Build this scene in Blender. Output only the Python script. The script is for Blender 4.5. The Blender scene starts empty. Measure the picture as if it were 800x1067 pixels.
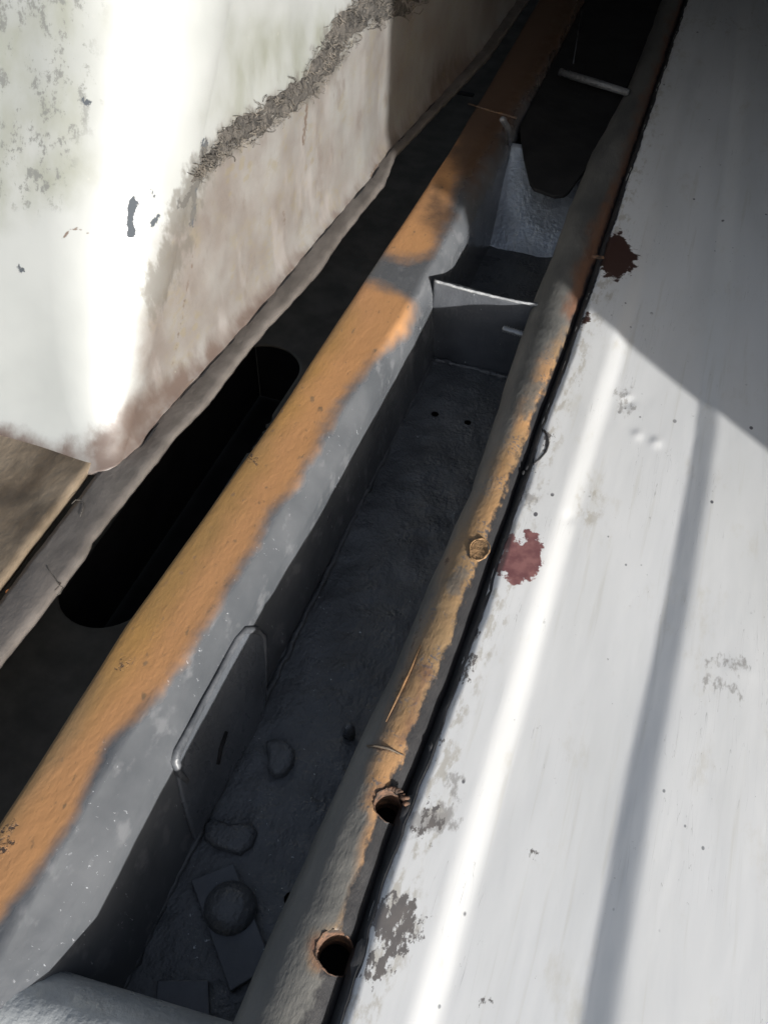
import bpy, math, random
import numpy as np
from mathutils import Vector, Matrix
from mathutils.bvhtree import BVHTree

random.seed(7); rng = np.random.default_rng(7)
SC = bpy.context.scene
COL = SC.collection

# ------------------------------------------------------------------ camera
F = 900.0                                   # focal length in photograph pixels (800 x 1067)
_Y = np.array([480, 1033, -900.0]); _Y /= np.linalg.norm(_Y)
_X = np.array([.943, -.2708, .192]); _X -= _X.dot(_Y) * _Y; _X /= np.linalg.norm(_X)
_Z = np.cross(_X, _Y)
R = np.array([_X, _Y, _Z])                  # camera axes -> world axes
CP = np.array([0, 0, .6])
cam = bpy.data.cameras.new('camera'); camo = bpy.data.objects.new('camera', cam); COL.objects.link(camo)
camo.matrix_world = Matrix.Translation(Vector(CP)) @ Matrix(R.tolist()).to_4x4()
cam.sensor_fit = 'VERTICAL'; cam.sensor_height = 36; cam.lens = 36 * F / 1067
cam.clip_start = .01; cam.clip_end = 200
SC.camera = camo

# ------------------------------------------------------------------ light
EL = math.radians(14)
SX, SY = .786, -.618                        # horizontal direction towards the sun
S = Vector((SX * math.cos(EL), SY * math.cos(EL), math.sin(EL)))
sd = bpy.data.lights.new('sun', 'SUN'); sd.energy = 4.4; sd.angle = math.radians(.8); sd.color = (1, .972, .93)
so = bpy.data.objects.new('sun', sd); COL.objects.link(so); so.rotation_euler = S.to_track_quat('Z', 'Y').to_euler()
W = bpy.data.worlds.new('World'); SC.world = W; W.use_nodes = True
nt = W.node_tree; bg = nt.nodes['Background']; sky = nt.nodes.new('ShaderNodeTexSky'); sky.sky_type = 'NISHITA'
sky.sun_disc = False; sky.sun_elevation = EL; sky.sun_rotation = math.atan2(SX, SY)
sky.air_density = .8; sky.dust_density = 2.5; sky.ozone_density = .6
hsv = nt.nodes.new('ShaderNodeHueSaturation'); hsv.inputs['Saturation'].default_value = .66      # paler sky to keep the shade neutral
nt.links.new(sky.outputs[0], hsv.inputs['Color']); nt.links.new(hsv.outputs[0], bg.inputs[0]); bg.inputs[1].default_value = .095
SC.view_settings.view_transform = 'Standard'; SC.view_settings.look = 'None'; SC.view_settings.gamma = 1
SC.view_settings.exposure = .93

# ------------------------------------------------------------------ points from the photograph
def ray(u, v):
    d = R @ np.array([u - 400, 533.5 - v, -F]); return d / np.linalg.norm(d)
def PZ(u, v, z=0.):
    d = ray(u, v); return CP + (z - CP[2]) / d[2] * d
def PX(u, v, x):
    d = ray(u, v); return CP + (x - CP[0]) / d[0] * d
def PY(u, v, y):
    d = ray(u, v); return CP + (y - CP[1]) / d[1] * d
def proj(V):
    c = (np.asarray(V) - CP) @ R
    return np.stack([400 + F * c[..., 0] / -c[..., 2], 533.5 - F * c[..., 1] / -c[..., 2]], -1)
def sdf(P, poly):
    """signed distance (positive inside) of points P (n,2) to a closed polygon"""
    P = P.reshape(-1, 2); poly = np.asarray(poly, float)
    dmin = np.full(len(P), 1e9); inside = np.zeros(len(P), bool)
    for i in range(len(poly)):
        a, b = poly[i], poly[(i + 1) % len(poly)]
        ab = b - a; t = np.clip(((P - a) @ ab) / max(ab @ ab, 1e-9), 0, 1)
        dmin = np.minimum(dmin, np.linalg.norm(P - a - t[:, None] * ab, axis=1))
        c = (a[1] > P[:, 1]) != (b[1] > P[:, 1])
        xi = a[0] + (P[:, 1] - a[1]) * ab[0] / (ab[1] if abs(ab[1]) > 1e-9 else 1e-9)
        inside ^= c & (P[:, 0] < xi)
    return np.where(inside, dmin, -dmin)
def lsdf(P, line, w):
    """distance inside a stroke of half width w along an open polyline"""
    P = P.reshape(-1, 2); line = np.asarray(line, float); dmin = np.full(len(P), 1e9)
    for a, b in zip(line[:-1], line[1:]):
        ab = b - a; t = np.clip(((P - a) @ ab) / max(ab @ ab, 1e-9), 0, 1)
        dmin = np.minimum(dmin, np.linalg.norm(P - a - t[:, None] * ab, axis=1))
    return w - dmin
def multi(P, shapes):
    """union: each shape a polygon, or (line, width)"""
    o = np.full(len(P.reshape(-1, 2)), -1e9)
    for s in shapes:
        o = np.maximum(o, lsdf(P, s[0], s[1]) if isinstance(s, tuple) else sdf(P, s))
    return np.clip(o, -60, 60) / 10.0
def wob(y, a, s, ph=0.):
    y = np.asarray(y)
    return a * (np.sin(y * s + ph) + .6 * np.sin(y * s * 2.3 + ph * 3 + 1) + .35 * np.sin(y * s * 5.1 + ph * 7 + 2)) / 1.95
def ip(y, pts):
    pts = sorted(pts); return np.interp(y, [p[0] for p in pts], [p[1] for p in pts])

# ------------------------------------------------------------------ materials
class M:
    def __init__(s, name, rough=.5, metal=0., spec=.5):
        s.m = bpy.data.materials.new(name); s.m.use_nodes = True; s.t = s.m.node_tree
        s.b = s.t.nodes['Principled BSDF']
        s.b.inputs['Roughness'].default_value = rough; s.b.inputs['Metallic'].default_value = metal
        s.b.inputs['Specular IOR Level'].default_value = spec
        s.tc = s.t.nodes.new('ShaderNodeTexCoord')
    def n(s, k, **kw):
        x = s.t.nodes.new(k)
        for a, b in kw.items(): setattr(x, a, b)
        return x
    def set(s, inp, v):
        if isinstance(v, bpy.types.NodeSocket): s.t.links.new(v, inp)
        else: inp.default_value = v
    def co(s, scale=(1, 1, 1)):
        mp = s.n('ShaderNodeMapping'); mp.inputs['Scale'].default_value = scale
        s.t.links.new(s.tc.outputs['Object'], mp.inputs[0]); return mp.outputs[0]
    def noise(s, scale, detail=4, st=(1, 1, 1), rough=.55, dist=0.):
        x = s.n('ShaderNodeTexNoise'); s.t.links.new(s.co(st), x.inputs['Vector'])
        x.inputs['Scale'].default_value = scale; x.inputs['Detail'].default_value = detail
        x.inputs['Roughness'].default_value = rough; x.inputs['Distortion'].default_value = dist
        return x.outputs[0]
    def voro(s, scale, st=(1, 1, 1), feature='F1', out='Distance'):
        x = s.n('ShaderNodeTexVoronoi', feature=feature); s.t.links.new(s.co(st), x.inputs['Vector'])
        x.inputs['Scale'].default_value = scale
        return x.outputs[out]
    def attr(s, name):
        x = s.n('ShaderNodeAttribute'); x.attribute_name = name; return x.outputs['Fac']
    def op(s, o, a, b=0., c=None):
        x = s.n('ShaderNodeMath', operation=o); s.set(x.inputs[0], a); s.set(x.inputs[1], b)
        if c is not None: s.set(x.inputs[2], c)
        return x.outputs[0]
    def ss(s, v, lo, hi, a=0., b=1.):
        x = s.n('ShaderNodeMapRange', interpolation_type='SMOOTHSTEP'); s.set(x.inputs[0], v)
        x.inputs[1].default_value = lo; x.inputs[2].default_value = hi; x.inputs[3].default_value = a; x.inputs[4].default_value = b
        return x.outputs[0]
    def mix(s, f, a, b):
        x = s.n('ShaderNodeMix', data_type='RGBA'); s.set(x.inputs[0], f)
        for i, v in ((6, a), (7, b)):
            if isinstance(v, bpy.types.NodeSocket): s.t.links.new(v, x.inputs[i])
            else: x.inputs[i].default_value = (*v, 1)
        return x.outputs[2]
    def edge(s, name, amp=1., scale=120, soft=.15, st=(1, 1, 1), detail=6):
        """ragged mask: signed distance attribute pushed about by noise"""
        nz = s.op('MULTIPLY', s.op('SUBTRACT', s.noise(scale, detail, st, .65), .5), amp * 4)
        return s.ss(s.op('ADD', s.attr(name), nz), -soft, soft)
    def bump(s, h, dist=.001, strength=1., prev=None):
        x = s.n('ShaderNodeBump'); x.inputs['Distance'].default_value = dist; x.inputs['Strength'].default_value = strength
        s.set(x.inputs['Height'], h)
        if prev is not None: s.t.links.new(prev, x.inputs['Normal'])
        return x.outputs[0]
    def fin(s, col, rough=None, bump=None, metal=None):
        if isinstance(col, tuple): s.b.inputs['Base Color'].default_value = (*col, 1)
        else: s.t.links.new(col, s.b.inputs['Base Color'])
        if rough is not None: s.set(s.b.inputs['Roughness'], rough)
        if metal is not None: s.set(s.b.inputs['Metallic'], metal)
        if bump is not None: s.t.links.new(bump, s.b.inputs['Normal'])
        return s.m

def grey_paint(name, col=(.085, .091, .102), rough=.38, specks=True, bumpd=.0016, metal=.15, lift=1.0):
    m = M(name, rough, metal)
    a = m.noise(14, 4); c = m.mix(m.ss(a, .3, .7), tuple(x * .78 for x in col), tuple(min(1, x * 1.2 * lift) for x in col))
    if specks:
        sp = m.ss(m.noise(240, 3, (1, 1, .5), .7), .66, .70)
        sel = m.ss(m.noise(30, 2), .55, .62)
        c = m.mix(m.op('MULTIPLY', sp, sel), c, (.52, .54, .56))
    h = m.op('ADD', m.noise(55, 5, (1, .6, .6)), m.op('MULTIPLY', m.noise(230, 3), .35))
    return m.fin(c, m.ss(m.noise(40, 3), .35, .7, rough - .1, rough + .15), m.bump(h, bumpd, .9))

def rail_mat():
    m = M('rail_paint', .5, .0)
    n1 = m.noise(12, 4)
    grey = m.mix(m.ss(n1, .3, .7), (.068, .074, .082), (.105, .111, .120))
    sp = m.op('MULTIPLY', m.ss(m.noise(230, 3, (1, 1, .38), .7), .65, .69), m.ss(m.noise(26, 3), .47, .6))  # pale flecks: dust, and wall glints put into the colour
    grey = m.mix(sp, grey, (.30, .31, .33))
    grey = m.mix(m.op('MULTIPLY', m.ss(m.noise(80, 5, (1, .5, .5)), .55, .7), .5), grey, (.17, .175, .185))
    og = m.mix(m.ss(m.noise(9, 5, (1, .5, 1)), .35, .68), (.33, .178, .050), (.24, .14, .048))
    og = m.mix(m.ss(m.noise(3.5, 3, (2, .6, 1)), .50, .66), og, (.18, .115, .055))
    c_band = m.edge('core', .8, 25, 1.6)
    og = m.mix(c_band, m.mix(.75, og, (.41, .205, .09)), og)
    og = m.mix(m.ss(m.noise(150, 4, (1, .5, 1)), .60, .72), og, (.20, .12, .06))
    fac = m.edge('rust', .6, 30, 1.0, detail=8)
    pit = m.edge('pit', .9, 260, .25)
    c = m.mix(fac, grey, og); c = m.mix(m.edge('shade_brown', .8, 40, 1.6), c, m.mix(.92, og, (.050, .031, .022))); c = m.mix(pit, c, (.05, .03, .02))  # far end: browner rust, with its shade also put into the colour
    h = m.op('ADD', m.noise(60, 6, (1, .45, 1)), m.op('MULTIPLY', m.noise(260, 4, (1, .4, 1)), .4))
    h = m.op('SUBTRACT', h, m.op('MULTIPLY', pit, .8))
    return m.fin(c, m.mix(fac, (.27,) * 3, (.75,) * 3), m.bump(h, .0009, .8))

def rim_mat():
    m = M('rim_paint', .55, 0)
    grey = m.mix(m.ss(m.noise(22, 5, (1, .3, 1)), .3, .7), (.062, .064, .063), (.12, .118, .11))
    og = m.mix(m.ss(m.noise(18, 5, (1, .35, 1)), .35, .65), (.31, .175, .08), (.20, .135, .072))
    og = m.mix(m.op('MULTIPLY', m.ss(m.noise(330, 3), .52, .62), m.ss(m.noise(28, 3), .44, .6)), og, (.10, .09, .09))
    c = m.mix(m.edge('rust', 1.0, 26, 1.1, (1, .5, 1), 8), grey, og)
    c = m.mix(m.op('MULTIPLY', m.edge('gap', 1.2, 80, .5, (1, .6, 1), 8), .85), c, m.mix(m.noise(160, 5), (.05, .052, .055), (.15, .13, .105)))
    c = m.mix(m.edge('brown', .8, 60, .8, (1, .4, 1)), c, (.13, .07, .045))
    c = m.mix(m.edge('black', .4, 130, .2, (1, .5, 1)), c, (.022, .022, .024))
    c = m.mix(m.edge('cut', .25, 300, .12), c, (.05, .03, .02))
    h = m.op('ADD', m.noise(70, 6, (1, .35, 1)), m.op('MULTIPLY', m.noise(330, 4, (1, .4, 1)), .45))
    return m.fin(c, .58, m.bump(h, .0015, .85))

def panel_mat():
    m = M('panel_paint', .33, 0)
    c = m.mix(m.ss(m.noise(5, 5, (2.5, .5, 1)), .3, .75), (.67, .68, .685), (.58, .59, .59))
    c = m.mix(m.op('MULTIPLY', m.ss(m.noise(45, 4, (3, .12, 1)), .58, .72), .35), c, (.50, .49, .44))
    c = m.mix(m.op('MULTIPLY', m.ss(m.noise(16, 7, (1.5, .6, 1), .7), .55, .72), .5), c, (.50, .48, .42))
    # flecks of dirt
    fk = m.op('MULTIPLY', m.ss(m.voro(75, (1.1, .8, 1)), .105, .075), m.ss(m.noise(11, 3), .56, .62))
    c = m.mix(m.op('MULTIPLY', fk, .8), c, (.16, .17, .18))
    fk2 = m.op('MULTIPLY', m.ss(m.voro(33, (1, .7, 1)), .075, .055), m.ss(m.noise(7, 3), .50, .56))
    c = m.mix(fk2, c, (.12, .12, .13))
    fk3 = m.op('MULTIPLY', m.ss(m.noise(210, 4, (1, .7, 1), .7), .70, .73), m.ss(m.noise(14, 3), .45, .6))
    c = m.mix(m.op('MULTIPLY', fk3, .8), c, (.22, .22, .22))
    # hairline scratches
    sc = m.op('MULTIPLY', m.ss(m.noise(38, 2, (6, .25, 1), .4, .6), .498, .5), m.ss(m.noise(38, 2, (6, .25, 1), .4, .6), .504, .502))
    c = m.mix(m.op('MULTIPLY', m.op('MULTIPLY', sc, m.ss(m.noise(9, 2), .50, .58)), .75), c, (.34, .34, .34))
    c = m.mix(m.op('MULTIPLY', m.op('MULTIPLY', m.edge('grime', 1.6, 70, .8, (1, .5, 1)), m.ss(m.noise(95, 6, (1.3, .5, 1), .7), .47, .60)), .6), c, (.36, .33, .27))
    c = m.mix(m.op('MULTIPLY', m.edge('stain', 1.5, 140, .5, (1.3, .6, 1)), .8), c, (.30, .29, .28))
    c = m.mix(m.op('MULTIPLY', m.edge('peel', 1.5, 110, .14, (1.3, .7, 1), 8), m.ss(m.noise(130, 5, (1.4, .6, 1), .7), .40, .47)), c, m.mix(m.noise(60, 4), (.09, .09, .095), (.20, .18, .165)))
    c = m.mix(m.edge('maroon', .75, 120, .10, (1, 1, 1), 8), c, m.mix(m.ss(m.noise(90, 5), .35, .65), (.15, .065, .068), (.24, .115, .11)))
    c = m.mix(m.edge('burn', .75, 100, .12, (1, 1, 1), 8), c, (.055, .03, .025))
    h = m.noise(9, 3, (1.5, .5, 1))
    b1 = m.bump(h, .0018, .6); b2 = m.bump(m.noise(90, 3, (2, .3, 1)), .00012, .6, b1)
    return m.fin(c, m.ss(m.noise(13, 4), .3, .7, .28, .48), b2)

def shell_mat():
    m = M('gelcoat', .34, 0)
    c = m.mix(m.ss(m.noise(6, 4), .3, .7), (.29, .305, .305), (.235, .25, .25))
    c = m.mix(m.op('MULTIPLY', m.edge('green', 2.2, 12, 2.5), m.ss(m.noise(20, 5, (1, 1, .45)), .36, .66, .15, .8)), c, (.165, .175, .14))
    c = m.mix(m.op('MULTIPLY', m.edge('pinkv', 1.3, 14, 1.6), m.ss(m.noise(14, 6, (1, 1, 1)), .25, .75, .45, 1.)), c, (.135, .119, .109))
    # weave of the fibreglass mat showing through, cream and olive
    wv = m.op('MULTIPLY', m.ss(m.noise(24, 4), .48, .66), m.ss(m.noise(210, 2, (1, .4, 1)), .42, .6))
    c = m.mix(m.op('MULTIPLY', m.op('MULTIPLY', wv, m.edge('weave', 1.6, 20, 1.5)), .55), c, (.17, .15, .105))
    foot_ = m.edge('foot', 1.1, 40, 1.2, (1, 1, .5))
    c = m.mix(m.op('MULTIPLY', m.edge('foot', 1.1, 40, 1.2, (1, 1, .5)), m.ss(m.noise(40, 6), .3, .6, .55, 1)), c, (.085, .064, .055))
    # diagonal weave dashes, pale scrape marks and smudges
    ds = m.op('MULTIPLY', m.ss(m.voro(120, (1, .55, .8)), .42, .30), m.ss(m.noise(13, 4), .50, .62))
    c = m.mix(m.op('MULTIPLY', m.op('MULTIPLY', ds, m.edge('weave', 1.6, 20, 1.5)), .42), c, (.17, .145, .085))
    smg = m.op('MULTIPLY', m.ss(m.noise(30, 6, (1, 1, .6), .7), .56, .68), m.edge('pinkv', 1.3, 14, 1.6))
    c = m.mix(m.op('MULTIPLY', smg, .55), c, (.115, .095, .085))
    stk = m.op('MULTIPLY', m.ss(m.noise(22, 5, (1, 1.2, .35)), .58, .72), m.edge('weave', 1.6, 20, 1.5))
    c = m.mix(m.op('MULTIPLY', stk, .35), c, (.30, .285, .28))
    mo = m.op('MULTIPLY', m.ss(m.noise(75, 8, (1, 1, .6), .78), .53, .58), m.edge('mould', 1.4, 20, 1.5))
    c = m.mix(m.op('MULTIPLY', mo, .85), c, (.11, .115, .11))
    sm = m.op('MULTIPLY', m.ss(m.voro(60), .10, .07), m.ss(m.noise(9, 3), .56, .62))
    c = m.mix(m.op('MULTIPLY', sm, .5), c, (.3, .3, .28))
    chip_ = m.edge('chip', .30, 170, .08)
    c = m.mix(chip_, c, (.06, .068, .078))
    c = m.mix(m.op('MULTIPLY', m.edge('tear', 1.3, 90, .5, (1, 1, .6), 8), .75), c, (.10, .095, .085))
    c = m.mix(m.edge('crack', .25, 200, .08), c, (.10, .075, .06))
    b = m.bump(m.op('ADD', m.noise(20, 4), m.op('MULTIPLY', m.op('MULTIPLY', m.noise(190, 3), m.edge('weave', 1.6, 20, 1.5)), .30)), .0016, .5)
    m.set(m.b.inputs['Coat Weight'], m.op('MULTIPLY', m.op('MULTIPLY', m.op('SUBTRACT', 1., foot_), m.op('SUBTRACT', 1., chip_)), .8)); m.b.inputs['Coat Roughness'].default_value = .42; m.set(m.b.inputs['Specular IOR Level'], m.op('MULTIPLY', m.op('SUBTRACT', 1., chip_), .7))
    return m.fin(c, m.ss(m.noise(18, 4), .3, .7, .36, .46), b)

def simple(name, c1, c2, scale=40, rough=.7, st=(1, 1, 1), bd=.001, bs=None, spec=.5, metal=0.):
    m = M(name, rough, metal, spec)
    c = m.mix(m.ss(m.noise(scale, 6, st), .3, .7), c1, c2)
    return m.fin(c, rough, m.bump(m.noise(bs or scale * 2, 5, st), bd, .9))

GREY = grey_paint('grey_steel_paint')
DARKGREY = grey_paint('floor_paint', (.088, .093, .10), .36, True, .0045, .1)
SLOPE = grey_paint('glossy_grey_paint', (.30, .33, .37), .30, False, .003, .35)
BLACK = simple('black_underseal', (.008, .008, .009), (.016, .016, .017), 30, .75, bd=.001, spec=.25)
DARKPLATE = simple('dark_steel', (.06, .057, .050), (.10, .094, .082), 25, .8, bd=.001, spec=.2)
RAIL, RIM, PANEL, SHELL = rail_mat(), rim_mat(), panel_mat(), shell_mat()
FLANGE = simple('raw_fibreglass_edge', (.070, .063, .058), (.115, .104, .096), 45, .35, (1, .6, 1), .0006, 260)
BOARD = simple('dirty_board', (.045, .032, .020), (.23, .185, .135), 16, .45, (1, .6, 1), .002, 70)
FIBRE = simple('torn_glass_fibre', (.022, .021, .020), (.085, .078, .07), 110, .9, bd=.004, bs=260)
STRAND = simple('fibre_thread', (.025, .024, .022), (.15, .135, .115), 60, .7)
SEAL = simple('black_sealant', (.018, .019, .021), (.042, .042, .044), 60, .55, (1, .4, 1), .001)
RUSTY = simple('burnt_rust', (.022, .016, .013), (.14, .075, .045), 150, .85, bd=.0015)
PUTTY = simple('orange_filler', (.16, .10, .05), (.27, .16, .075), 160, .75, bd=.0015)
WOOD = simple('wood_splinter', (.10, .06, .03), (.20, .11, .05), 80, .7)
GALV = simple('steel_thread', (.25, .26, .27), (.40, .41, .42), 60, .4, metal=.6)
EARTH = simple('dark_earth', (.004, .004, .004), (.007, .007, .006), 20, .95, bd=.004, spec=.1)
BLOCKER = simple('blocker_paint', (.10, .11, .12), (.16, .17, .18), 3, .5)

# ------------------------------------------------------------------ mesh helpers
def tag(o, label=None, cat=None, group=None, kind=None):
    if label: o['label'] = label
    if cat: o['category'] = cat
    if group: o['group'] = group
    if kind: o['kind'] = kind
    return o
def empty(name, loc=(0, 0, 0)):
    o = bpy.data.objects.new(name, None); o.location = loc; o.empty_display_size = .05; COL.objects.link(o); return o
def obj(name, verts, faces, mat, parent=None, smooth=True, attrs=None, solid=0., bevel=0., off=-1):
    me = bpy.data.meshes.new(name); me.from_pydata([tuple(map(float, v)) for v in verts], [], faces)
    if attrs:
        for k, a in attrs.items():
            at = me.attributes.new(k, 'FLOAT', 'POINT'); at.data.foreach_set('value', np.asarray(a, np.float32))
    me.materials.append(mat)
    me.polygons.foreach_set('use_smooth', [smooth] * len(me.polygons)); me.update()
    o = bpy.data.objects.new(name, me); COL.objects.link(o)
    if parent is not None:
        o.parent = parent; o.matrix_parent_inverse = Matrix.Translation(-Vector(parent.location))
    if solid:
        md = o.modifiers.new('s', 'SOLIDIFY'); md.thickness = solid; md.offset = off
    if bevel:
        md = o.modifiers.new('b', 'BEVEL'); md.width = bevel; md.segments = 2; md.limit_method = 'ANGLE'
    return o
def grid(name, V, mat, parent=None, attrs=None, holes=(), solid=0., off=-1, smooth=True):
    """V (n,m,3) sheet; round holes (x, y, r) are really cut"""
    n, m = V.shape[:2]; V = V.copy(); P = V.reshape(-1, 3)
    for (hx, hy, r, cell) in holes:
        d = P[:, :2] - [hx, hy]; L = np.linalg.norm(d, axis=1)
        k = (L > r - cell) & (L < r + cell * .55)
        P[k, :2] = np.array([hx, hy]) + d[k] / L[k][:, None] * r
    fs = []
    idx = np.arange(n * m).reshape(n, m)
    q = np.stack([idx[:-1, :-1], idx[1:, :-1], idx[1:, 1:], idx[:-1, 1:]], -1).reshape(-1, 4)
    keep = np.ones(len(q), bool)
    cen = P[q].mean(1)
    for (hx, hy, r, cell) in holes:
        keep &= np.hypot(cen[:, 0] - hx, cen[:, 1] - hy) > r * .96
    return obj(name, P, q[keep].tolist(), mat, parent, smooth, attrs, solid, 0, off)
def tube(name, pts, r, mat, parent=None, n=8, jit=0., link=True):
    pts = [Vector(p) for p in pts]; V = []; Fc = []
    rs = r if isinstance(r, (list, tuple)) else [r] * len(pts)
    for i, p in enumerate(pts):
        t = (pts[min(i + 1, len(pts) - 1)] - pts[max(i - 1, 0)]).normalized()
        a = t.cross(Vector((.13, .2, .97))).normalized(); b = t.cross(a)
        for k in range(n):
            an = 2 * math.pi * k / n; rr = rs[i] * (1 + random.uniform(-jit, jit))
            V.append(p + (a * math.cos(an) + b * math.sin(an)) * rr)
    for i in range(len(pts) - 1):
        for k in range(n): Fc.append((i * n + k, i * n + (k + 1) % n, (i + 1) * n + (k + 1) % n, (i + 1) * n + k))
    Fc.append(tuple(range(n))[::-1]); Fc.append(tuple((len(pts) - 1) * n + k for k in range(n)))
    if not link: return V, Fc
    return obj(name, V, Fc, mat, parent)
def prism(name, top, depth, mat, parent=None, bevel=.0008, dirv=(0, 0, -1), smooth=False):
    top = [Vector(p) for p in top]; d = Vector(dirv) * depth; n = len(top)
    V = top + [p + d for p in top]
    a = (top[1] - top[0]).cross(top[2] - top[1])
    Fc = [tuple(range(n)), tuple(range(2 * n - 1, n - 1, -1))] + [(i, i + n, (i + 1) % n + n, (i + 1) % n) for i in range(n)]
    o = obj(name, V, Fc, mat, parent, smooth, None, 0, bevel)
    import bmesh
    bm = bmesh.new(); bm.from_mesh(o.data); bmesh.ops.recalc_face_normals(bm, faces=bm.faces); bm.to_mesh(o.data); bm.free()
    return o
def box(name, lo, hi, mat, parent=None, bevel=.001):
    (x0, y0, z0), (x1, y1, z1) = lo, hi
    return prism(name, [(x0, y0, z1), (x1, y0, z1), (x1, y1, z1), (x0, y1, z1)], z1 - z0, mat, parent, bevel)
def lumps(V, amp, scale, seed=0):
    """cheap smooth noise displacement value for points"""
    r = np.random.default_rng(seed); o = np.zeros(V.shape[:-1])
    for k in range(7):
        d = r.normal(size=3); d /= np.linalg.norm(d); f = scale * (1 + k * .55)
        o += np.sin(V @ d * f + r.uniform(0, 6.28)) / (1 + k * .5)
    return o * amp / 2.2

# ================================================================== SETTING
g = obj('ground', [(-4, -3, -.55), (4, -3, -.55), (4, 6, -.55), (-4, 6, -.55)], [(0, 1, 2, 3)], EARTH)
tag(g, kind='structure')

# ================================================================== CHASSIS FRAME
CH = empty('chassis_frame', (-.15, .0, -.13))
tag(CH, 'grey painted steel chassis channel with rusty orange edges between white shell and ribbed panel', 'chassis')

# left rail: outer side, orange top flange, rounded lip and inner side
ys = np.concatenate([np.arange(-.25, 1.35, .004), np.arange(1.35, 2.6, .01)])
fold = ip(ys, [(-.25, -.262), (.05, -.256), (.21, -.256), (.30, -.247), (.47, -.239), (.8, -.228), (1.27, -.229), (2.6, -.229)]) + wob(ys, .0007, 19, 1)
outer = ip(ys, [(-.25, -.307), (.13, -.307), (.3, -.308), (.57, -.296), (1.17, -.288), (1.8, -.298), (2.6, -.3)]) + wob(ys, .0007, 14)
wall = ip(ys, [(-.25, -.228), (.1, -.228), (.2, -.2315), (.3, -.231), (.36, -.227), (.47, -.220), (.8, -.214), (2.6, -.213)]) + wob(ys, .0008, 23, 3)
wbot = ip(ys, [(-.25, -.208), (.1, -.206), (.2, -.208), (.38, -.213), (.7, -.207), (2.6, -.206)])
prof = []
for i, y in enumerate(ys):
    o, f, w = outer[i], fold[i], wall[i]
    row = [(o + .002, -.16), (o + .001, -.10), (o, -.03), (o + .0003, -.003), (o + .0015, -.0008), (o + .004, 0)]
    for t in np.linspace(.12, 1, 13): row.append((o + .004 + (f - o - .004 - .004) * t, .0))
    x1, z1 = row[-1]
    row.insert(-1, (x1 - .0012, 0.))
    row[-1] = (x1, -.00005)
    xa, za, xb, zb = f + .003, -.0035, w - .002, -.0225        # small radius at the edge, then a flat slope down
    row += [(x1 + .0022, -.0004), (x1 + .0042, -.0011), (x1 + .0058, -.0022), (xa, za)]
    for t in (.33, .66, 1): row.append((xa + (xb - xa) * (1 - (1 - t) ** 1.25), za + (zb - za) * t))
    for t in np.linspace(.06, 1, 20): row.append((w - .002 + (wbot[i] - w + .002) * t, -.0225 - (.118 - .0225) * t))
    prof.append(row)
V = np.array([[(x, y, z) for x, z in row] for y, row in zip(ys, prof)])
V[..., 2] += lumps(V, .00025, 40, 3); V[:, 6:, 0] += lumps(V[:, 6:], .0004, 60, 5)
uv = proj(V)
rust = [[(-60, 1010), (0, 955), (40, 905), (80, 845), (108, 775), (150, 738), (190, 690), (222, 635), (262, 570), (283, 528), (312, 498),
         (340, 442), (365, 400), (395, 368), (424, 345), (431, 318), (418, 305), (380, 295), (350, 300), (250, 420), (0, 800), (-120, 980)],
        [(330, 330), (388, 258), (415, 270), (450, 262), (462, 228), (475, 190), (505, 140), (530, 110), (575, 40), (600, -20), (620, -120), (560, -120), (440, 150)]]
A = dict(rust=multi(uv, rust),
         core=multi(uv, [[(-60, 960), (60, 800), (150, 680), (230, 560), (300, 440), (370, 330), (360, 300), (200, 480), (-100, 900)]]),
         shade_brown=multi(uv, [[(462, 160), (490, 200), (530, 130), (610, 20), (640, -80), (540, -80), (490, 80)], [(470, 225), (455, 240), (440, 225), (455, 190)]]),
         pit=multi(uv, [([(0, 873), (14, 858)], 1.6), ([(0, 885), (10, 880)], 3), ([(262, 477), (265, 482)], 1.5), ([(124, 697), (131, 688)], .8)]))
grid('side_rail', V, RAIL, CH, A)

# floor of the channel
FZ = -.118
gx = np.linspace(-.222, -.062, 64); gy = np.concatenate([np.arange(-.25, .9, .0035), np.arange(.9, 2.6, .01)])
V = np.array([[(x, y, FZ) for x in gx] for y in gy]); V[..., 2] += lumps(V, .0016, 75, 9) + lumps(V, .0009, 190, 10)
fh = []
for (u, v, r) in ((453, 432, .0048), (487, 441, .0045), (303, 937, .0055)):
    p = PZ(u, v, FZ); fh.append((p[0], p[1], r, .0028))
fl = grid('channel_floor', V, DARKGREY, CH, None, fh)
obj('floor_backing', [(-.215, -.2, -.135), (-.065, -.2, -.135), (-.065, 2.5, -.135), (-.215, 2.5, -.135)], [(0, 1, 2, 3)], BLACK, CH)
# weld bead where the floor meets the left side, and along the foot of the cross plate
tube('weld_bead', [(-.2085 + random.uniform(-.001, .001), y, FZ + .001) for y in np.arange(-.2, .85, .006)], .003, DARKGREY, CH, 7, .35)
tube('weld_bead', [(x, .851 + random.uniform(-.001, .001), FZ + .001) for x in np.arange(-.207, -.085, .004)], .0035, DARKGREY, CH, 7, .4)

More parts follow.
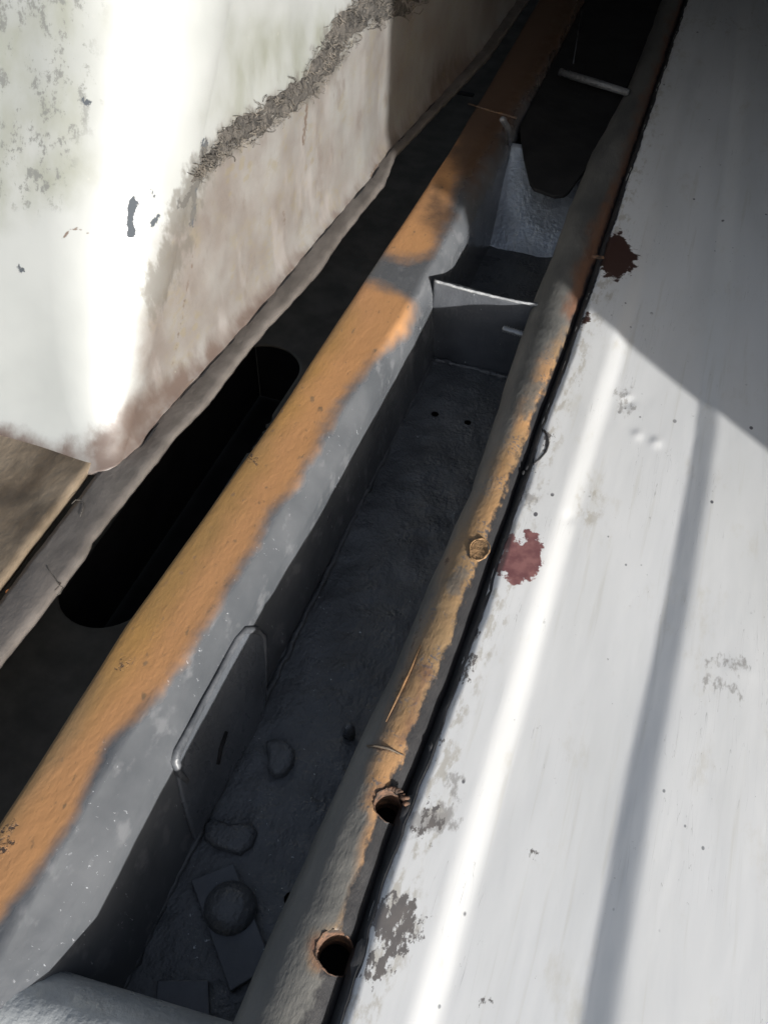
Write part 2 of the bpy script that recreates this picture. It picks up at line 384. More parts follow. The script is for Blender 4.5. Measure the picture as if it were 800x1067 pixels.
# cross plates
def cross_plate(name, y0, z1, mat, lean=0., sag=.003):
    xs_ = np.linspace(-.2165, -.066, 40); zs = np.linspace(FZ - .004, z1, 24)
    V = np.array([[(x, y0 + lean * (z - FZ) + .0012 * math.sin(x * 60 + z * 40), z - sag * math.sin((x + .2165) / .15 * math.pi) * (z - FZ) / (z1 - FZ)) for x in xs_] for z in zs])
    return grid(name, V, mat, CH, None, (), .0035, 1)
cross_plate('cross_plate', .855, -.002, GREY)
cp_edge = tube('plate_edge_bead', [(x, .8535, -.002 - .003 * math.sin((x + .2165) / .15 * math.pi)) for x in np.linspace(-.215, -.085, 30)], .0017,
               simple('pale_plate_edge', (.17, .18, .19), (.34, .35, .36), 90, .4), CH, 6, .25)  # top edge in a paler grey than the plate
# sloped plate further along, and the black tongue hanging in front of it
cross_plate('sloped_plate', 1.135, -.016, SLOPE, 1.15, 0)
tz = -.012
tongue = [PZ(u, v, tz) for u, v in [(541, 132), (546, 165), (552, 190), (556, 196), (578, 204), (588, 203), (593, 199), (617, 166), (640, 120)]]
tongue += [np.array([-.066, 2.45, tz]), np.array([-.224, 2.45, tz])]
prism('tongue_plate', tongue, .005, BLACK, CH, .001)
prism('box_end', [(-.205, 2.46, -.02), (-.066, 2.46, -.02), (-.066, 2.46, FZ), (-.205, 2.46, FZ)], .005, BLACK, CH, 0, (0, 1, 0))
# bright rod across the far box
a, b = PZ(583, 75, .004), PZ(655, 97, .004)
tube('cross_rod', [a, a + (b - a) * .5, b], [.006, .006, .0055], DARKGREY, CH, 16)
# rib and raised weld on the inner side at the tongue root
p0 = [PX(u, v, -.213) for u, v in ((523, 124), (529, 134), (531, 150))]
tube('weld_bead', p0, [.004, .005, .003], GREY, CH, 8, .3)
p0 = [PZ(u, v, .001) for u, v in ((488, 108), (500, 112), (518, 117), (538, 123))]
tube('weld_bead', p0, .0016, RAIL, CH, 7, .3)
p0 = [PZ(u, v, -.011) for u, v in ((606, 8), (601, 40), (597, 66))]
tube('rail_seam', p0, .0012, GREY, CH, 6, .3)

# rounded right-hand rim with two burnt holes
ys = np.concatenate([np.arange(-.25, .48, .0016), np.arange(.48, 1.1, .003), np.arange(1.1, 2.6, .008)])
def rim_l(y): return ip(y, [(-.25, -.110), (.075, -.105), (.20, -.1025), (.34, -.093), (.56, -.087), (.7, -.092), (.86, -.098), (1.26, -.100), (1.5, -.084), (2.6, -.084)])
def rim_r(y): return ip(y, [(-.25, -.045), (.1, -.047), (.21, -.050), (.335, -.045), (.47, -.044), (.64, -.044), (.83, -.041), (2.6, -.039)])
L_, R_ = rim_l(ys) + wob(ys, .0012, 17, 4), rim_r(ys) + wob(ys, .0009, 31, 2)
rows = []
for y, l, r in zip(ys, L_, R_):
    cx = (l + r) / 2 + .004; hw = (r - l) / 2; row = [(l + .006, FZ - .002), (l + .005, -.09), (l + .003, -.06), (l + .001, -.035)]
    for t in np.linspace(0, 1, 34):
        an = math.pi * (1 - t * .93)
        row.append((cx - .004 + hw * math.cos(an), -.022 + .026 * max(0, math.sin(an)) ** .8))
    row += [(r - .0005, -.02), (r - .001, -.05)]
    rows.append(row)
V = np.array([[(x, y, z) for x, z in row] for y, row in zip(ys, rows)])
V[..., 2] += lumps(V, .0006, 80, 21); V[..., 0] += lumps(V, .0005, 60, 22)
uv = proj(V)
rr = [[(592, 345), (575, 372), (556, 400), (536, 446), (512, 486), (497, 528), (478, 560), (462, 598), (446, 640), (428, 690), (408, 745), (396, 775), (384, 815),
       (420, 845), (450, 770), (470, 720), (515, 590), (560, 450), (604, 340)],
      [(384, 862), (375, 900), (364, 935), (352, 962), (333, 974), (325, 1000), (333, 1014), (360, 990), (398, 930), (412, 866)], ([(392, 822), (386, 838), (392, 852)], 6)]
holes_px = ((350, 991, .0125), (405, 838, .0105))
hs = []
for u, v, r in holes_px:
    p = PZ(u, v, .002); hs.append((p[0], p[1], r, .0017))
A = dict(rust=multi(uv, rr),
         gap=multi(uv, [([(470, 612), (484, 596)], 7), ([(432, 770), (446, 745)], 8), ([(548, 430), (560, 405)], 6), ([(400, 700), (412, 690)], 5)]),
         brown=multi(uv, [[(600, 340), (588, 320), (610, 250), (640, 190), (665, 120), (700, 20), (730, -60), (760, -60), (660, 200), (612, 330)],
                          ([(445, 700), (420, 770)], 3), ([(386, 830), (400, 822)], 4), ([(330, 985), (334, 1005), (345, 1014)], 4)]),
         black=((V[..., 0] - (R_ - ip(ys, [(-.3, .016), (.2, .014), (.45, .0125), (.6, .010), (.8, .006), (1., .004), (2.6, .003)]))[:, None]) * 100).ravel(),
         cut=multi(uv, [([(463, 588), (467, 582)], 1.0), ([(440, 640), (425, 690), (405, 745)], .35), ([(382, 778), (400, 781), (420, 786)], .8)]))
grid('rounded_rim', V, RIM, CH, A, hs, 0)
for i, (hx, hy, r, c) in enumerate(hs):
    n = 36; V = []; Fc = []
    for k in range(n):
        an = 2 * math.pi * k / n; x, y = hx + math.cos(an) * r, hy + math.sin(an) * r
        # surface height of the rim here
        l, rt = float(rim_l(y)), float(rim_r(y)); q = min(1, max(-1, (x - (l + rt) / 2) / ((rt - l) / 2)))
        zt = -.022 + .026 * max(0, 1 - q * q) ** .42
        j = random.uniform(-.0008, .0010)
        for (rad, z) in ((r * 1.06, zt - .0012), (r * 1.04 + j * .6, zt + .0005 + j * .6), (r * .97 + j * .6, zt + .0002), (r * .95, zt - .006), (r * .93, zt - .03)):
            V.append((hx + math.cos(an) * rad, hy + math.sin(an) * rad, z))
    for k in range(n):
        for q in range(4): Fc.append((k * 5 + q, k * 5 + q + 1, ((k + 1) % n) * 5 + q + 1, ((k + 1) % n) * 5 + q))
    obj('hole_burr', V, Fc, RUSTY, CH)
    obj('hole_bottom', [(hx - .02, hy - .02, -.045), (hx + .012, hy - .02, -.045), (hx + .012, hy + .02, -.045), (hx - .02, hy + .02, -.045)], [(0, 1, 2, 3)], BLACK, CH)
# crusty flakes round the upper hole
hx, hy, r, _ = hs[1]
for k in range(9):
    an = random.uniform(-.3, 2.2); q = (hx + math.cos(an) * r * 1.15, hy + math.sin(an) * r * 1.1)
    V = []; c0 = Vector((q[0], q[1], .0015)); s_ = random.uniform(.0015, .0035)
    tube('rust_flake', [c0 + Vector((-s_, 0, 0)), c0, c0 + Vector((s_, s_ * .6, .001))], [s_ * .4, s_ * .8, s_ * .3], RUSTY, CH, 6, .4)
# filled hole: ring of orange filler
p = PZ(499, 573, .004)
ring = [(p[0] + math.cos(a_) * .0085 * (1 + .08 * math.sin(3 * a_)), p[1] + math.sin(a_) * .0125, p[2] + .0006) for a_ in np.linspace(0, 2 * math.pi, 26)]
tube('filler_ring', ring, [random.uniform(.0005, .0013) for _ in ring], PUTTY, CH, 7, .4)
V = [(p[0], p[1], p[2] + .0002)] + [(p[0] + math.cos(a_) * .0075, p[1] + math.sin(a_) * .0112, p[2] + .0008 + random.uniform(-.0006, .0006)) for a_ in np.linspace(0, 2 * math.pi, 24, False)]
obj('filler_plug', V, [(0, k + 1, (k + 1) % 24 + 1) for k in range(24)], PUTTY, CH)

# cross tube at the near end
ca = np.array([-.250, .0312, -.047]); cb = np.array([-.10, .046, -.058])
pts = [ca + (cb - ca) * t for t in np.linspace(0, 1, 24)]
tube('cross_tube', pts, .036, grey_paint('tube_paint', (.34, .36, .37), .36, False, .0018), CH, 40)

# bracket standing inside the left side
def bp(u, v):
    # the plate leans against the side: top edge near the wall, foot further in
    d = ray(u, v); x0, z0, x1, z1 = -.2285, -.030, -.2035, FZ
    nx, nz = (z1 - z0), -(x1 - x0); k = (nx * (x0 - CP[0]) + nz * (z0 - CP[2])) / (nx * d[0] + nz * d[2])
    return CP + k * d
face = [bp(205, 876), bp(192, 835), bp(184, 795), bp(186, 786), bp(205, 748), bp(228, 705), bp(247, 668), bp(254, 658), bp(262, 656), bp(272, 659), bp(277, 664), bp(279, 700), bp(277, 745)]
for q in face: q[2] = max(q[2], FZ - .001)
br = prism('bracket_plate', face, .004, grey_paint('bracket_paint', (.11, .12, .135), .35, False, .002), CH, .0015, (-1, 0, 0))
LT = simple('bracket_edge_paint', (.05, .055, .062), (.105, .11, .12), 60, .4)  # lip coloured apart from the plate
edge = [bp(196, 815), bp(188, 806), bp(184, 793), bp(186, 785), bp(205, 748), bp(228, 705), bp(247, 668), bp(256, 657), bp(268, 657), bp(276, 664), bp(278, 690), bp(277, 735)]
tube('bracket_lip', [e + np.array([-.001, 0, .0005]) for e in edge], [.0022, .003, .0038, .0036, .0028, .0026, .003, .0036, .0034, .0030, .0022, .0012], LT, br, 10, .12)
slot = [bp(226, 796) + np.array([.001, 0, 0]), bp(229, 780) + np.array([.001, 0, 0]), bp(235, 762) + np.array([.001, 0, 0])]
tube('bracket_slot', slot, [.0015, .0025, .0015], BLACK, br, 6, .3)

# strap with domed rivet, square pad
def fp(u, v, h=0.): return PZ(u, v, FZ + h)
st = prism('mounting_strap', [fp(199, 917, .007), fp(243, 899, .007), fp(284, 1005, .007), fp(240, 1033, .007)], .009, GREY, CH, .0008)
c = fp(240, 946, .007); V = []; Fc = []; nr, na = 9, 36
for i in range(nr + 1):
    ph = math.pi / 2 * i / nr
    for k in range(na): V.append((c[0] + .0205 * math.cos(ph) * math.cos(2 * math.pi * k / na), c[1] + .0205 * math.cos(ph) * math.sin(2 * math.pi * k / na), c[2] - .001 + .013 * math.sin(ph)))
for i in range(nr):
    for k in range(na): Fc.append((i * na + k, i * na + (k + 1) % na, (i + 1) * na + (k + 1) % na, (i + 1) * na + k))
obj('domed_rivet', V, Fc, DARKGREY, st)
prism('square_pad', [fp(164, 1021, .006), fp(217, 1021, .006), fp(219, 1062, .006), fp(160, 1070, .006)], .008, GREY, CH, .001)
# threaded bolt end sticking out of the rim in front of the cross plate
b0, b1 = PY(523, 342, .835), PY(556, 352, .835)
pts = [b0 + (b1 - b0) * t for t in np.linspace(0, 1, 27)]
tube('threaded_bolt', pts, [.001] + [.0032 if k % 2 else .0046 for k in range(26)], GALV, CH, 10)
# short upright stud near the rim and its clip
q = fp(364, 765, .004); tube('stud', [q, q + [0, 0, .01], q + [0, 0, .018]], [.006, .005, .003], DARKGREY, CH, 10, .1)
q = PZ(622, 268, .004); tube('rim_clip', [q + [-.006, -.002, 0], q, q + [.008, .001, .001]], [.002, .0028, .0015], RUSTY, CH, 6, .2)

# lumps lying on the floor, painted over
def flake(name, px, h, label, amp=.001):
    pts = [fp(u, v, h) for u, v in px]; c = sum(pts) / len(pts); n = len(pts); V = [c + [0, 0, .0012]]; Fc = []
    for s_, dz in ((.6, .001), (.93, 0), (1.0, -.0022), (1.02, -h - .001)):
        for p_ in pts: V.append(c + (p_ - c) * [s_, s_, 1] + [0, 0, dz])
    for k in range(n):
        Fc.append((0, 1 + k, 1 + (k + 1) % n))
        for q in range(3): Fc.append((1 + q * n + k, 1 + (q + 1) * n + k, 1 + (q + 1) * n + (k + 1) % n, 1 + q * n + (k + 1) % n))
    o = obj(name, V, Fc, DARKGREY); tag(o, label, 'debris', 'painted over lumps on the channel floor'); return o
flake('metal_slug', [(277, 772), (286, 768), (298, 771), (307, 780), (306, 793), (297, 804), (287, 807), (279, 800), (280, 790)], .009,
      'rounded dark lump lying on the channel floor beside the upright bracket')
flake('debris_flake', [(213, 858), (222, 852), (240, 858), (262, 856), (268, 866), (263, 880), (250, 889), (238, 886), (222, 880), (213, 872)], .007,
      'flat ragged dark flake on the channel floor just behind the strap with the dome')

# ================================================================== RIBBED WHITE PANEL
PN = empty('ribbed_panel', (.2, 0, -.02))
tag(PN, 'white painted ribbed metal panel with scratches and a maroon bare patch along the rusty rim', 'panel')
gy = np.concatenate([np.arange(-.3, 1.25, .0045), np.arange(1.25, 2.8, .012)])
s = np.concatenate([np.arange(0, .2, .0028), np.arange(.2, .66, .012)])
def rib1(y): return ip(y, [(-.3, .002), (.11, .005), (.55, .006), (.8, .010), (2.8, .012)])
def rib2(y): return ip(y, [(-.3, .100), (.15, .101), (.31, .103), (.49, .110), (.7, .112), (1.2, .096), (2.0, .062), (2.8, .04)])
def pedge(y): return ip(y, [(-.3, -.041), (.1, -.043), (.21, -.046), (.335, -.041), (.47, -.040), (.64, -.041), (.83, -.038), (2.8, -.036)]) + wob(y, .0012, 37, 5)
def sst(t): t = np.clip(t, 0, 1); return t * t * (3 - 2 * t)
_t = np.linspace(0, 1, 200); _c = np.cumsum(sst(_t / .04) * (1 - sst((_t - .6) / .4))); _c /= _c[-1]
def ramp(t): return np.interp(t, _t, _c)
X_ = pedge(gy)[:, None] + s[None, :]; Y_ = np.repeat(gy[:, None], len(s), 1)
r1, r2 = rib1(gy)[:, None], rib2(gy)[:, None]
Zp = -.002 - .0042 * sst((X_ - (r1 - .010)) / .023) + .0052 * ramp((X_ - r2 + .005) / .026) - .004 * sst((.006 - s[None, :]) / .006)
Zp += .0042 * -sst((X_ - (r2 + .27)) / .024) * 1.0
V = np.stack([X_, Y_, Zp], -1)
V[..., 2] += lumps(V, .0009, 9, 31) + lumps(V, .00035, 26, 32)
for u, v, w_, h_ in ((664, 452, .006, .0011), (683, 460, .006, .0013), (654, 418, .008, -.0012), (655, 412, .004, .0012), (765, 700, .007, .0009), (592, 540, .006, -.0008)):
    q = PZ(u, v, -.004); V[..., 2] += h_ * np.exp(-((X_ - q[0]) ** 2 + ((Y_ - q[1]) * .8) ** 2) / (2 * (w_ * .55) ** 2))
uv = proj(V)
A = dict(
    maroon=multi(uv, [[(524, 601), (515, 592), (525, 582), (526, 564), (534, 558), (544, 568), (548, 552), (558, 557), (565, 572), (563, 592), (556, 602), (545, 609), (532, 607)]]),
    burn=multi(uv, [[(622, 262), (632, 246), (646, 243), (655, 258), (664, 270), (656, 284), (644, 292), (630, 288), (624, 278)], ([(612, 330), (609, 338)], 2)]),
    peel=multi(uv, [[(394, 942), (402, 930), (422, 934), (438, 955), (435, 976), (415, 990), (398, 980), (386, 962)], [(388, 1000), (400, 985), (414, 992), (406, 1015), (386, 1030), (379, 1018)],
                    [(440, 840), (452, 838), (462, 855), (452, 862), (441, 855)], [(432, 868), (440, 866), (442, 878), (434, 878)],
                    ([(451, 770), (447, 785)], 3), ([(495, 655), (492, 668)], 3.5), ([(488, 690), (484, 705)], 2.5), ([(548, 482), (545, 492)], 2), ([(551, 886), (555, 889)], 2.0), ([(506, 1043), (511, 1045)], 3),
                    ([(566, 450), (571, 460), (567, 472), (556, 483)], 1.0)]),
    stain=multi(uv, [[(470, 815), (478, 812), (475, 830), (466, 826)], ([(738, 690), (770, 688), (776, 700)], 1.5), ([(735, 712), (760, 716), (770, 725)], 2), ([(765, 686), (775, 694)], 1.2),
                     [(425, 850), (470, 840), (476, 860), (430, 870)], ([(650, 410), (652, 425)], 3), [(540, 510), (560, 512), (556, 524), (542, 522)]]),
    grime=multi(uv, [[(640, 195), (630, 250), (600, 345), (575, 440), (545, 520), (515, 610), (480, 720), (440, 810), (400, 900), (350, 1067), (370, 1080), (400, 1040), (425, 1000), (440, 960), (440, 900), (470, 850),
                      (475, 780), (500, 700), (525, 640), (545, 560), (570, 490), (600, 400), (625, 330), (645, 280), (660, 200), (720, 0), (705, 0)],
                     ([(618, 510), (612, 540)], 6), ([(700, 20), (790, 30)], 3)]))
pan = grid('panel_sheet', V, PANEL, PN, A, (), .0012)
# black sealant lying between rim and panel: a rough bead
sy = np.arange(-.25, 2.5, .006)
V = []
for y in sy:
    l, r = float(rim_r(y)) - .003, float(pedge(y)) + .0016 + float(wob(y, .0012, 83, 2)) + random.uniform(-.0006, .0006)
    V.append([(l, y, -.016), (l + (r - l) * .3, y, -.0085), (l + (r - l) * .65, y, -.005 + float(wob(y, .0006, 60, 8))), (r, y, -.0015), (r + .001, y, -.0035)])
grid('sealant_bead', np.array(V), SEAL, PN)
for u, v, w_ in ((497, 660, .0035), (487, 697, .003), (549, 487, .0025), (545, 492, .002), (541, 519, .003), (449, 778, .003), (608, 332, .0028), (376, 998, .0085), (424, 842, .006)):
    q = PZ(u, v, -.0025); n = 14
    V = [(q[0], q[1], q[2] + .0016)] + [(q[0] + math.cos(t) * w_ * .6 * random.uniform(.8, 1.2), q[1] + math.sin(t) * w_ * 1.6 * random.uniform(.8, 1.2), q[2] - .0004) for t in np.linspace(0, 6.283, n, False)]
    obj('sealant_blob', V, [(0, k + 1, (k + 1) % n + 1) for k in range(n)], SEAL, PN)
q = [PZ(u, v, -.0015) for u, v in ((566, 448), (570, 455), (571, 463), (568, 471), (562, 478), (556, 484))]
tube('sealant_string', q, .0011, SEAL, PN, 7, .25)

# ================================================================== WHITE FIBREGLASS SHELL
SH = empty('fibreglass_shell', (-.6, .8, 0))
tag(SH, 'white moulded fibreglass body with rounded corner, mould specks and a torn strip of glass fibre', 'vehicle body')
seam = [PZ(u, v) for u, v in ((60, 545), (95, 508), (120, 490), (147, 466), (165, 442), (193, 410), (238, 361), (287, 305), (340, 240), (386, 188), (404, 160))]
xw_pts = [(p[1], p[0]) for p in seam] + [(1.5, -.336), (2.8, -.325)]
def xw(y): return ip(y, xw_pts)
LEAN = .57
hs_ = np.concatenate([np.linspace(0, .04, 16), np.linspace(.043, .45, 150), np.linspace(.455, .72, 40)])
rowsV = []
yr = np.concatenate([np.linspace(0, 1, 200) ** 1.0 * 2.2])
for h in hs_:
    r = .014 + .045 * (1 - math.exp(-h / .04)) + .19 * h; yf = .445 + LEAN * h
    # centre of the corner arc
    yc = yf + r; xc = float(xw(yc)) - r - .0105
    flare = .011 * math.exp(-h / .010)
    row = [(xc - t, yf - flare) for t in np.linspace(1.0, 0, 150) ** 1.6]
    for t in np.linspace(0, 1, 60)[1:]:
        an = -math.pi / 2 + t * math.pi / 2; row.append((xc + (r + flare) * math.cos(an), yc + (r + flare) * math.sin(an)))
    for t in np.linspace(0, 1, 330)[1:] ** 1.5:
        y = yc + t * (2.75 - yc); row.append((float(xw(y)) - .0105 + flare, y))
    rowsV.append([(x, y, h) for x, y in row])
V = np.array(rowsV)
V[..., 0] += lumps(V, .0012, 13, 41) + lumps(V, .0004, 50, 42); V[..., 1] += lumps(V, .001, 12, 43)
uv = proj(V)
A = dict(
    green=multi(uv, [[(-300, -200), (120, -200), (115, 60), (95, 140), (75, 210), (0, 235), (-300, 300)], [(250, 30), (350, 20), (330, 85), (240, 135), (225, 110)]]),
    mould=multi(uv, [[(-200, -60), (100, -60), (100, 90), (80, 190), (60, 215), (-50, 215)]]),
    pinkv=multi(uv, [[(235, 140), (205, 190), (170, 260), (150, 330), (150, 400), (120, 470), (90, 500), (700, 560), (700, -200), (440, -200), (360, 40), (320, 90)],
                     [(-60, 460), (60, 472), (90, 500), (-60, 560)]]),
    weave=multi(uv, [[(235, 140), (160, 280), (160, 400), (300, 300), (500, 60), (500, -100), (400, -100), (330, 90)]]),
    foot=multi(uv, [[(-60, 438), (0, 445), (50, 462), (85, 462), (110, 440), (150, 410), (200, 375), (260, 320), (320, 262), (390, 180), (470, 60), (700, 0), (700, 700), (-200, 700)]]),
    chip=multi(uv, [([(140, 208), (136, 226), (137, 244)], 4.4), ([(164, 226), (159, 233)], 3), ([(214, 147), (211, 165)], 3), ([(203, 196), (201, 234)], 2.6), ([(188, 208), (186, 216)], 1.4), ([(158, 198), (160, 204)], 2),
                    ([(20, 279), (23, 281)], 3), ([(88, 104), (92, 108)], 3), ([(212, 175), (200, 200), (190, 215)], 2.5)]),
    tear=multi(uv, [([(186, 232), (196, 205), (206, 182), (222, 162), (242, 142), (265, 128), (290, 112), (312, 95), (330, 80), (345, 55), (352, 38), (368, 20), (385, 5), (410, -10)], 13), [(150, 300), (170, 255), (200, 250), (185, 290), (160, 340)]]),
    crack=multi(uv, [([(82, 238), (72, 240), (66, 248)], .7), ([(82, 238), (95, 245)], .6), ([(295, 220), (297, 235)], 1.0), ([(320, 110), (316, 150)], 1.2), ([(300, 301), (305, 296)], 1.2), ([(335, 258), (330, 268)], 1.0),
                     ([(385, 190), (360, 225), (330, 262), (300, 292), (262, 330), (240, 362), (205, 392), (165, 430)], .55), ([(385, 190), (388, 178), (398, 168)], 1.0), ([(205, 250), (180, 380)], .01)]))
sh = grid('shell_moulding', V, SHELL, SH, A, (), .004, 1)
bvh = BVHTree.FromPolygons([tuple(p) for p in V.reshape(-1, 3)], [tuple(p.vertices) for p in sh.data.polygons])
def PW(u, v, out=0.):
    h, n, i, d = bvh.ray_cast(Vector(CP), Vector(ray(u, v)))
    if n.dot(Vector(ray(u, v))) > 0: n = -n
    return np.array(h + n * out)

# torn strip of glass fibre standing proud of the moulding
band = [(200, 190, 1.5), (206, 181, 3), (213, 172, 6), (224, 160, 10), (242, 142, 16), (265, 128, 17), (290, 112, 17), (312, 95, 15), (330, 80, 14), (345, 55, 15), (352, 38, 17), (368, 20, 18), (385, 8, 20), (402, 4, 26), (415, -8, 30), (430, -25, 30)]
bt = np.linspace(0, len(band) - 1, 150); B = np.array(band, float)
bu = np.interp(bt, range(len(B)), B[:, 0]); bv = np.interp(bt, range(len(B)), B[:, 1]); bw = np.interp(bt, range(len(B)), B[:, 2])
du, dv = np.gradient(bu), np.gradient(bv); L0 = np.hypot(du, dv); nu, nv = dv / L0, -du / L0
V = []
rough = np.clip(rng.normal(size=(150, 15)), -2, 2) * .22
for i in range(150):
    row = []
    for j, t in enumerate(np.linspace(-1, 1, 15)):
        wv = bw[i] * .80 * (1 + .10 * math.sin(i * 1.3) + .16 * math.sin(i * .53 + (2 if t > 0 else 0)) + .12 * rough[i, 0 if t < 0 else 14])
        hgt = .0022 * (1 - abs(t) ** 3) * (.75 + .5 * math.sin(i * .31 + t)) + (.0009 * rough[i, j] if abs(t) < .95 else 0) - .0004
        row.append(PW(bu[i] + nu[i] * wv * t, bv[i] + nv[i] * wv * t, max(hgt, -.0006)))
    V.append(row)
tf = grid('torn_fibre_strip', np.array(V), FIBRE, SH)
V = []; Fc = []
def add_strand(pts, r, n=5):
    global V, Fc
    v, f = tube('', pts, r, None, None, n, 0, False); o = len(V); V += v; Fc += [tuple(a + o for a in x) for x in f]
for k in range(620):
    i = random.randrange(6, 148); t = random.uniform(-.97, .97)
    u, v = bu[i] + nu[i] * bw[i] * t, bv[i] + nv[i] * bw[i] * t
    a0 = random.uniform(0, 6.28); ln = random.uniform(3, 9); bend = random.uniform(-1.5, 1.5)
    pts = []
    for q in range(6):
        s_ = q / 5; pts.append(PW(u + math.cos(a0 + bend * s_) * ln * s_, v + math.sin(a0 + bend * s_) * ln * s_, .0020 + .0014 * math.sin(s_ * 3.1) + (.0015 if abs(t) < .8 else -.001)))
    add_strand(pts, random.choice((.0002, .00025, .0004)))
fs_ = obj('frayed_strands', V, Fc, STRAND, SH); fs_['kind'] = 'stuff'
# long curly threads at the strip
tube('curly_thread', [PW(u, v, .006) for u, v in ((316, 95), (312, 85), (315, 76), (318, 68), (324, 60), (329, 50))], .0004, STRAND, SH, 5)
tube('curly_thread', [PW(u, v, .012) for u, v in ((420, 12), (424, 5), (430, 3), (432, 8), (428, 13), (422, 11), (421, 3), (425, -4))], .0005, STRAND, SH, 5)

# bonding flange below the shell: wavy raw edge
fy = np.arange(-.25, 2.7, .006)
fl_l = np.where(fy < .46, ip(fy, [(-.25, -.409), (.1, -.411), (.24, -.4145), (.42, -.417), (.47, -.416)]), xw(fy) - .003)
fr = [PZ(u, v) for u, v in ((0, 685), (84, 578), (90, 568), (93, 560), (109, 540), (182, 449), (214, 417), (242, 379), (277, 337), (333, 277), (348, 252), (370, 224), (398, 190), (410, 160))]
fl_r = ip(fy, [(p[1], p[0]) for p in fr] + [(-.25, -.388), (1.5, -.322), (2.7, -.31)]) + wob(fy, .0005, 41, 2) + wob(fy, .0005, 190, 4)
V = []
for y, l, r in zip(fy, fl_l, fl_r):
    row = []
    for t in np.linspace(0, 1, 9): row.append((l + (r - l) * t, y, -.002 + .0008 * math.sin(t * 2.6) + .0003 * math.sin(y * 60 + t * 4)))
    row += [(r + .0003, y, -.0035), (r, y, -.006)]
    V.append(row)
V = np.array(V); V[..., 2] += lumps(V, .0006, 160, 51)
grid('bonding_flange', V, FLANGE, SH, None, (), .003, -1)
# dark open seam where the shell meets its flange
sp_ = [np.array([float(xw(y)) + .0008, y, .0008 + .0004 * math.sin(y * 90)]) for y in np.arange(.47, 1.3, .008)]
tube('seam_gap', sp_, [.0012 * (.35 + abs(math.sin(y[1] * 23) * math.sin(y[1] * 57 + 1))) for y in sp_], BLACK, SH, 6, .3)
# lighter strip under the flange near the corner
lo = [PZ(u, v, -.007) for u, v in ((88, 570), (89, 576), (60, 608), (30, 645), (0, 690), (-60, 770))]
tube('resin_drip_edge', lo, .0022, FLANGE, SH, 7, .2)

# loose thread hooked over the flange
q = [PZ(u, v, .002) for u, v in ((49, 590), (53, 597), (58, 603), (62, 610), (66, 612), (63, 618), (60, 620))]
o = tube('loose_thread', q, .0005, STRAND, None, 5, .2); tag(o, 'short frayed pale thread lying across the grey shell edge below the brown board', 'thread')
q = [PZ(u, v, .003) for u, v in ((75, 525), (79, 521), (84, 521), (88, 524), (86, 532), (84, 538))]
o = tube('loose_thread', q, .0004, STRAND, None, 5, .2); tag(o, 'tiny curled pale thread at the foot of the white shell corner', 'thread')

# ================================================================== BROWN BOARD
gx = np.linspace(-1.4, -.4325, 160); gy = np.linspace(-.25, .50, 130)
V = np.array([[(x + (.006 * math.sin((y - .1) * 5)) * (x > -.44) + ip(y, [(-.25, .006), (.24, .006), (.46, 0)]) * (x > -.5), y, -.004) for x in gx] for y in gy])
V[..., 2] += lumps(V, .0012, 40, 61)
bd = grid('floor_board', V, BOARD, None, None, (), .010, -1)
tag(bd, 'dirty brown board with scuffs butting against the foot of the white shell', 'board')
q = PZ(10, 617, -.002)
V = []; Fc = []
for i in range(5):
    for k in range(12):
        ph = math.pi / 2 * i / 4; V.append((q[0] + .003 * math.cos(ph) * math.cos(k * .5236), q[1] + .003 * math.cos(ph) * math.sin(k * .5236), q[2] + .0025 * math.sin(ph)))
for i in range(4):
    for k in range(12): Fc.append((i * 12 + k, i * 12 + (k + 1) % 12, (i + 1) * 12 + (k + 1) % 12, (i + 1) * 12 + k))
o = obj('orange_bead', V, Fc, simple('orange_speck', (.7, .22, .05), (.8, .3, .08), 50, .5)); tag(o, 'tiny orange bead on the edge of the brown board', 'bead')

# ================================================================== DARK SLOTTED PLATE under the gap
PZd = -.085
sl = np.array([PZ(u, v, PZd)[:2] for u, v in ((66, 625), (78, 590), (140, 505), (220, 400), (245, 368), (268, 360), (292, 366), (302, 385))])
y0, y1 = PZ(90, 650, PZd)[1], PZ(275, 362, PZd)[1]
xl = -.372; xr = -.312
gx = np.linspace(-.55, -.296, 90); gy = np.arange(-.3, 2.6, .0035)
V = np.array([[(x, y, PZd) for x in gx] for y in gy])
slotc = []
P = V.reshape(-1, 3)
lft = np.interp(P[:, 1], sorted(sl[:5, 1]), sl[:5, 0][np.argsort(sl[:5, 1])])
rad = .045; cy0, cy1 = y0 + rad * .9, y1 - rad * .9; cxs = -.372 + rad + .01
def slotd(x, y):
    yy = np.clip(y, cy0, cy1); cx = float(np.mean(sl[1:5, 0])) + rad + (yy - (cy0 + cy1) / 2) * ((sl[4, 0] - sl[1, 0]) / (sl[4, 1] - sl[1, 1]))
    return np.hypot(x - cx, y - yy) - rad
D = slotd(P[:, 0], P[:, 1])
idx = np.arange(len(P)).reshape(V.shape[:2]); qd = np.stack([idx[:-1, :-1], idx[1:, :-1], idx[1:, 1:], idx[:-1, 1:]], -1).reshape(-1, 4)
kk = np.abs(D) < .0022
eps = 1e-4; gxn = (slotd(P[:, 0] + eps, P[:, 1]) - D) / eps; gyn = (slotd(P[:, 0], P[:, 1] + eps) - D) / eps
P[kk, 0] -= (D * gxn)[kk]; P[kk, 1] -= (D * gyn)[kk]
cc = P[qd].mean(1); keep = slotd(cc[:, 0], cc[:, 1]) > 0
o = obj('slotted_plate', P, qd[keep].tolist(), DARKPLATE, None, True, None, .003)
tag(o, 'dark steel plate with a long round-ended slot, low beside the orange rail', 'plate')
box('slot_blackout', (-.43, y0 - .03, -.20), (-.309, y1 + .03, -.198), BLACK, o)  # closed black tray added below the slot to keep it dark
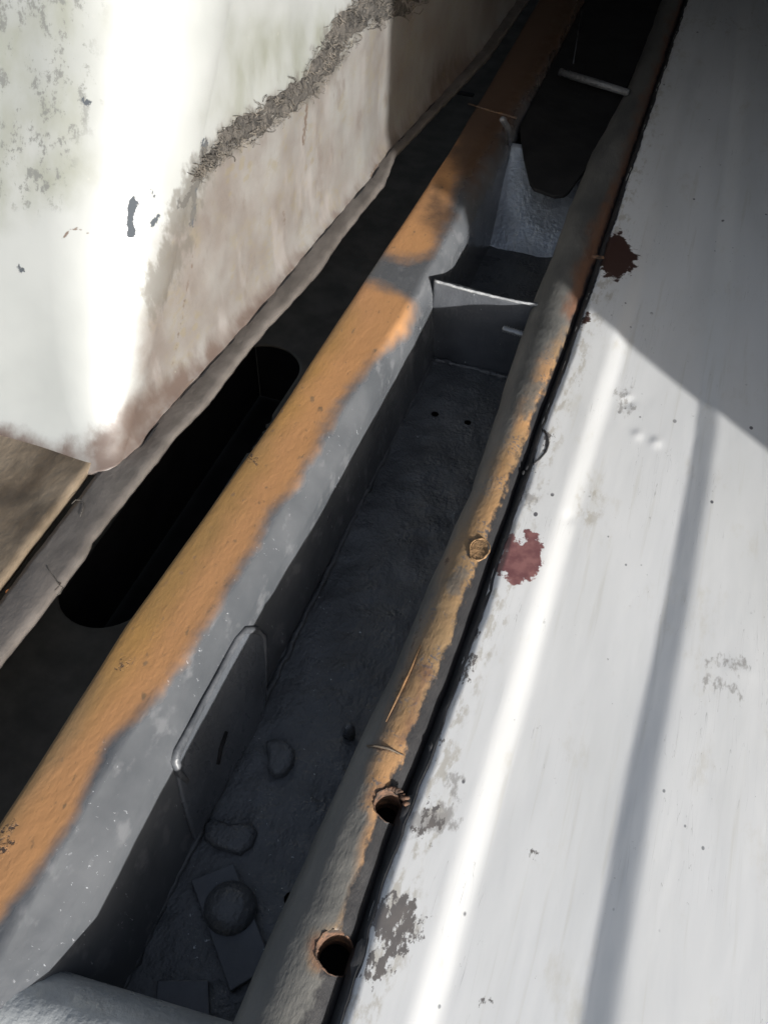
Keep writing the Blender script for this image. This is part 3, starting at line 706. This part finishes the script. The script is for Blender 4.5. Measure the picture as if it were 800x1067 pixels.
for a_, b_ in (((-.43, y0 - .03, -.197), (-.428, y1 + .03, PZd - .004)), ((-.311, y0 - .03, -.197), (-.309, y1 + .03, PZd - .004)), ((-.427, y0 - .03, -.197), (-.312, y0 - .028, PZd - .004)), ((-.427, y1 + .028, -.197), (-.312, y1 + .03, PZd - .004))):
    box('blackout_side', a_, b_, BLACK, o)
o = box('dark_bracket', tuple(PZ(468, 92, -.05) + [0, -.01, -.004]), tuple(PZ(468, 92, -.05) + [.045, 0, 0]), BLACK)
tag(o, 'small black bracket low in the shaded gap left of the far rail', 'bracket')

# ================================================================== SPLINTER AND TWIG ON THE RIM
def rimz(x, y):
    l, r = float(rim_l(y)), float(rim_r(y)); q = min(1, max(-1, (x - (l + r) / 2) / ((r - l) / 2))); return -.022 + .026 * max(0, 1 - q * q) ** .42
def on_rim(u, v, up=.001):
    z = 0.
    for _ in range(6):
        p = PZ(u, v, z); z = rimz(p[0], p[1]) + up
    return PZ(u, v, z)
q = [on_rim(u, v) for u, v in ((438, 672), (428, 696), (416, 722), (402, 752))]
o = tube('wood_splinter', q, [.0004, .0011, .0011, .0003], WOOD, None, 6); tag(o, 'long thin wooden splinter lying along the grey and orange rim', 'splinter')
q = [on_rim(u, v) for u, v in ((382, 777), (393, 777), (405, 780), (420, 787))]
o = tube('bent_twig', q, [.0006, .0012, .0010, .0004], simple('dark_twig', (.05, .04, .03), (.10, .08, .06), 80, .8), None, 6)
tag(o, 'short dark bent twig across the rim just behind the upper burnt hole', 'twig')

# ================================================================== UNSEEN BLOCKER ADDED OUTSIDE THE FRAME (its corner throws the big shadow)
cxp = .74; cyp = .836 - .785 * cxp
BLK = empty('shade_blocker', (1.2, 1.6, -.55))
tag(BLK, 'tall unseen grey blocker added right of the ribbed panel to throw shadow over it', 'light blocker')
box('side_blocker', (cxp, cyp, -.50), (cxp + .12, 3.6, 1.25), BLOCKER, BLK, .004)
box('overhead_blocker', (-1.6, 1.05, .65), (cxp - .003, 3.6, .72), BLOCKER, BLK, .004)  # added overhead, out of view, to cut sky light at the far end
box('end_blocker', (-1.6, 2.95, -.50), (cxp - .003, 3.05, .647), BLOCKER, BLK, .004)
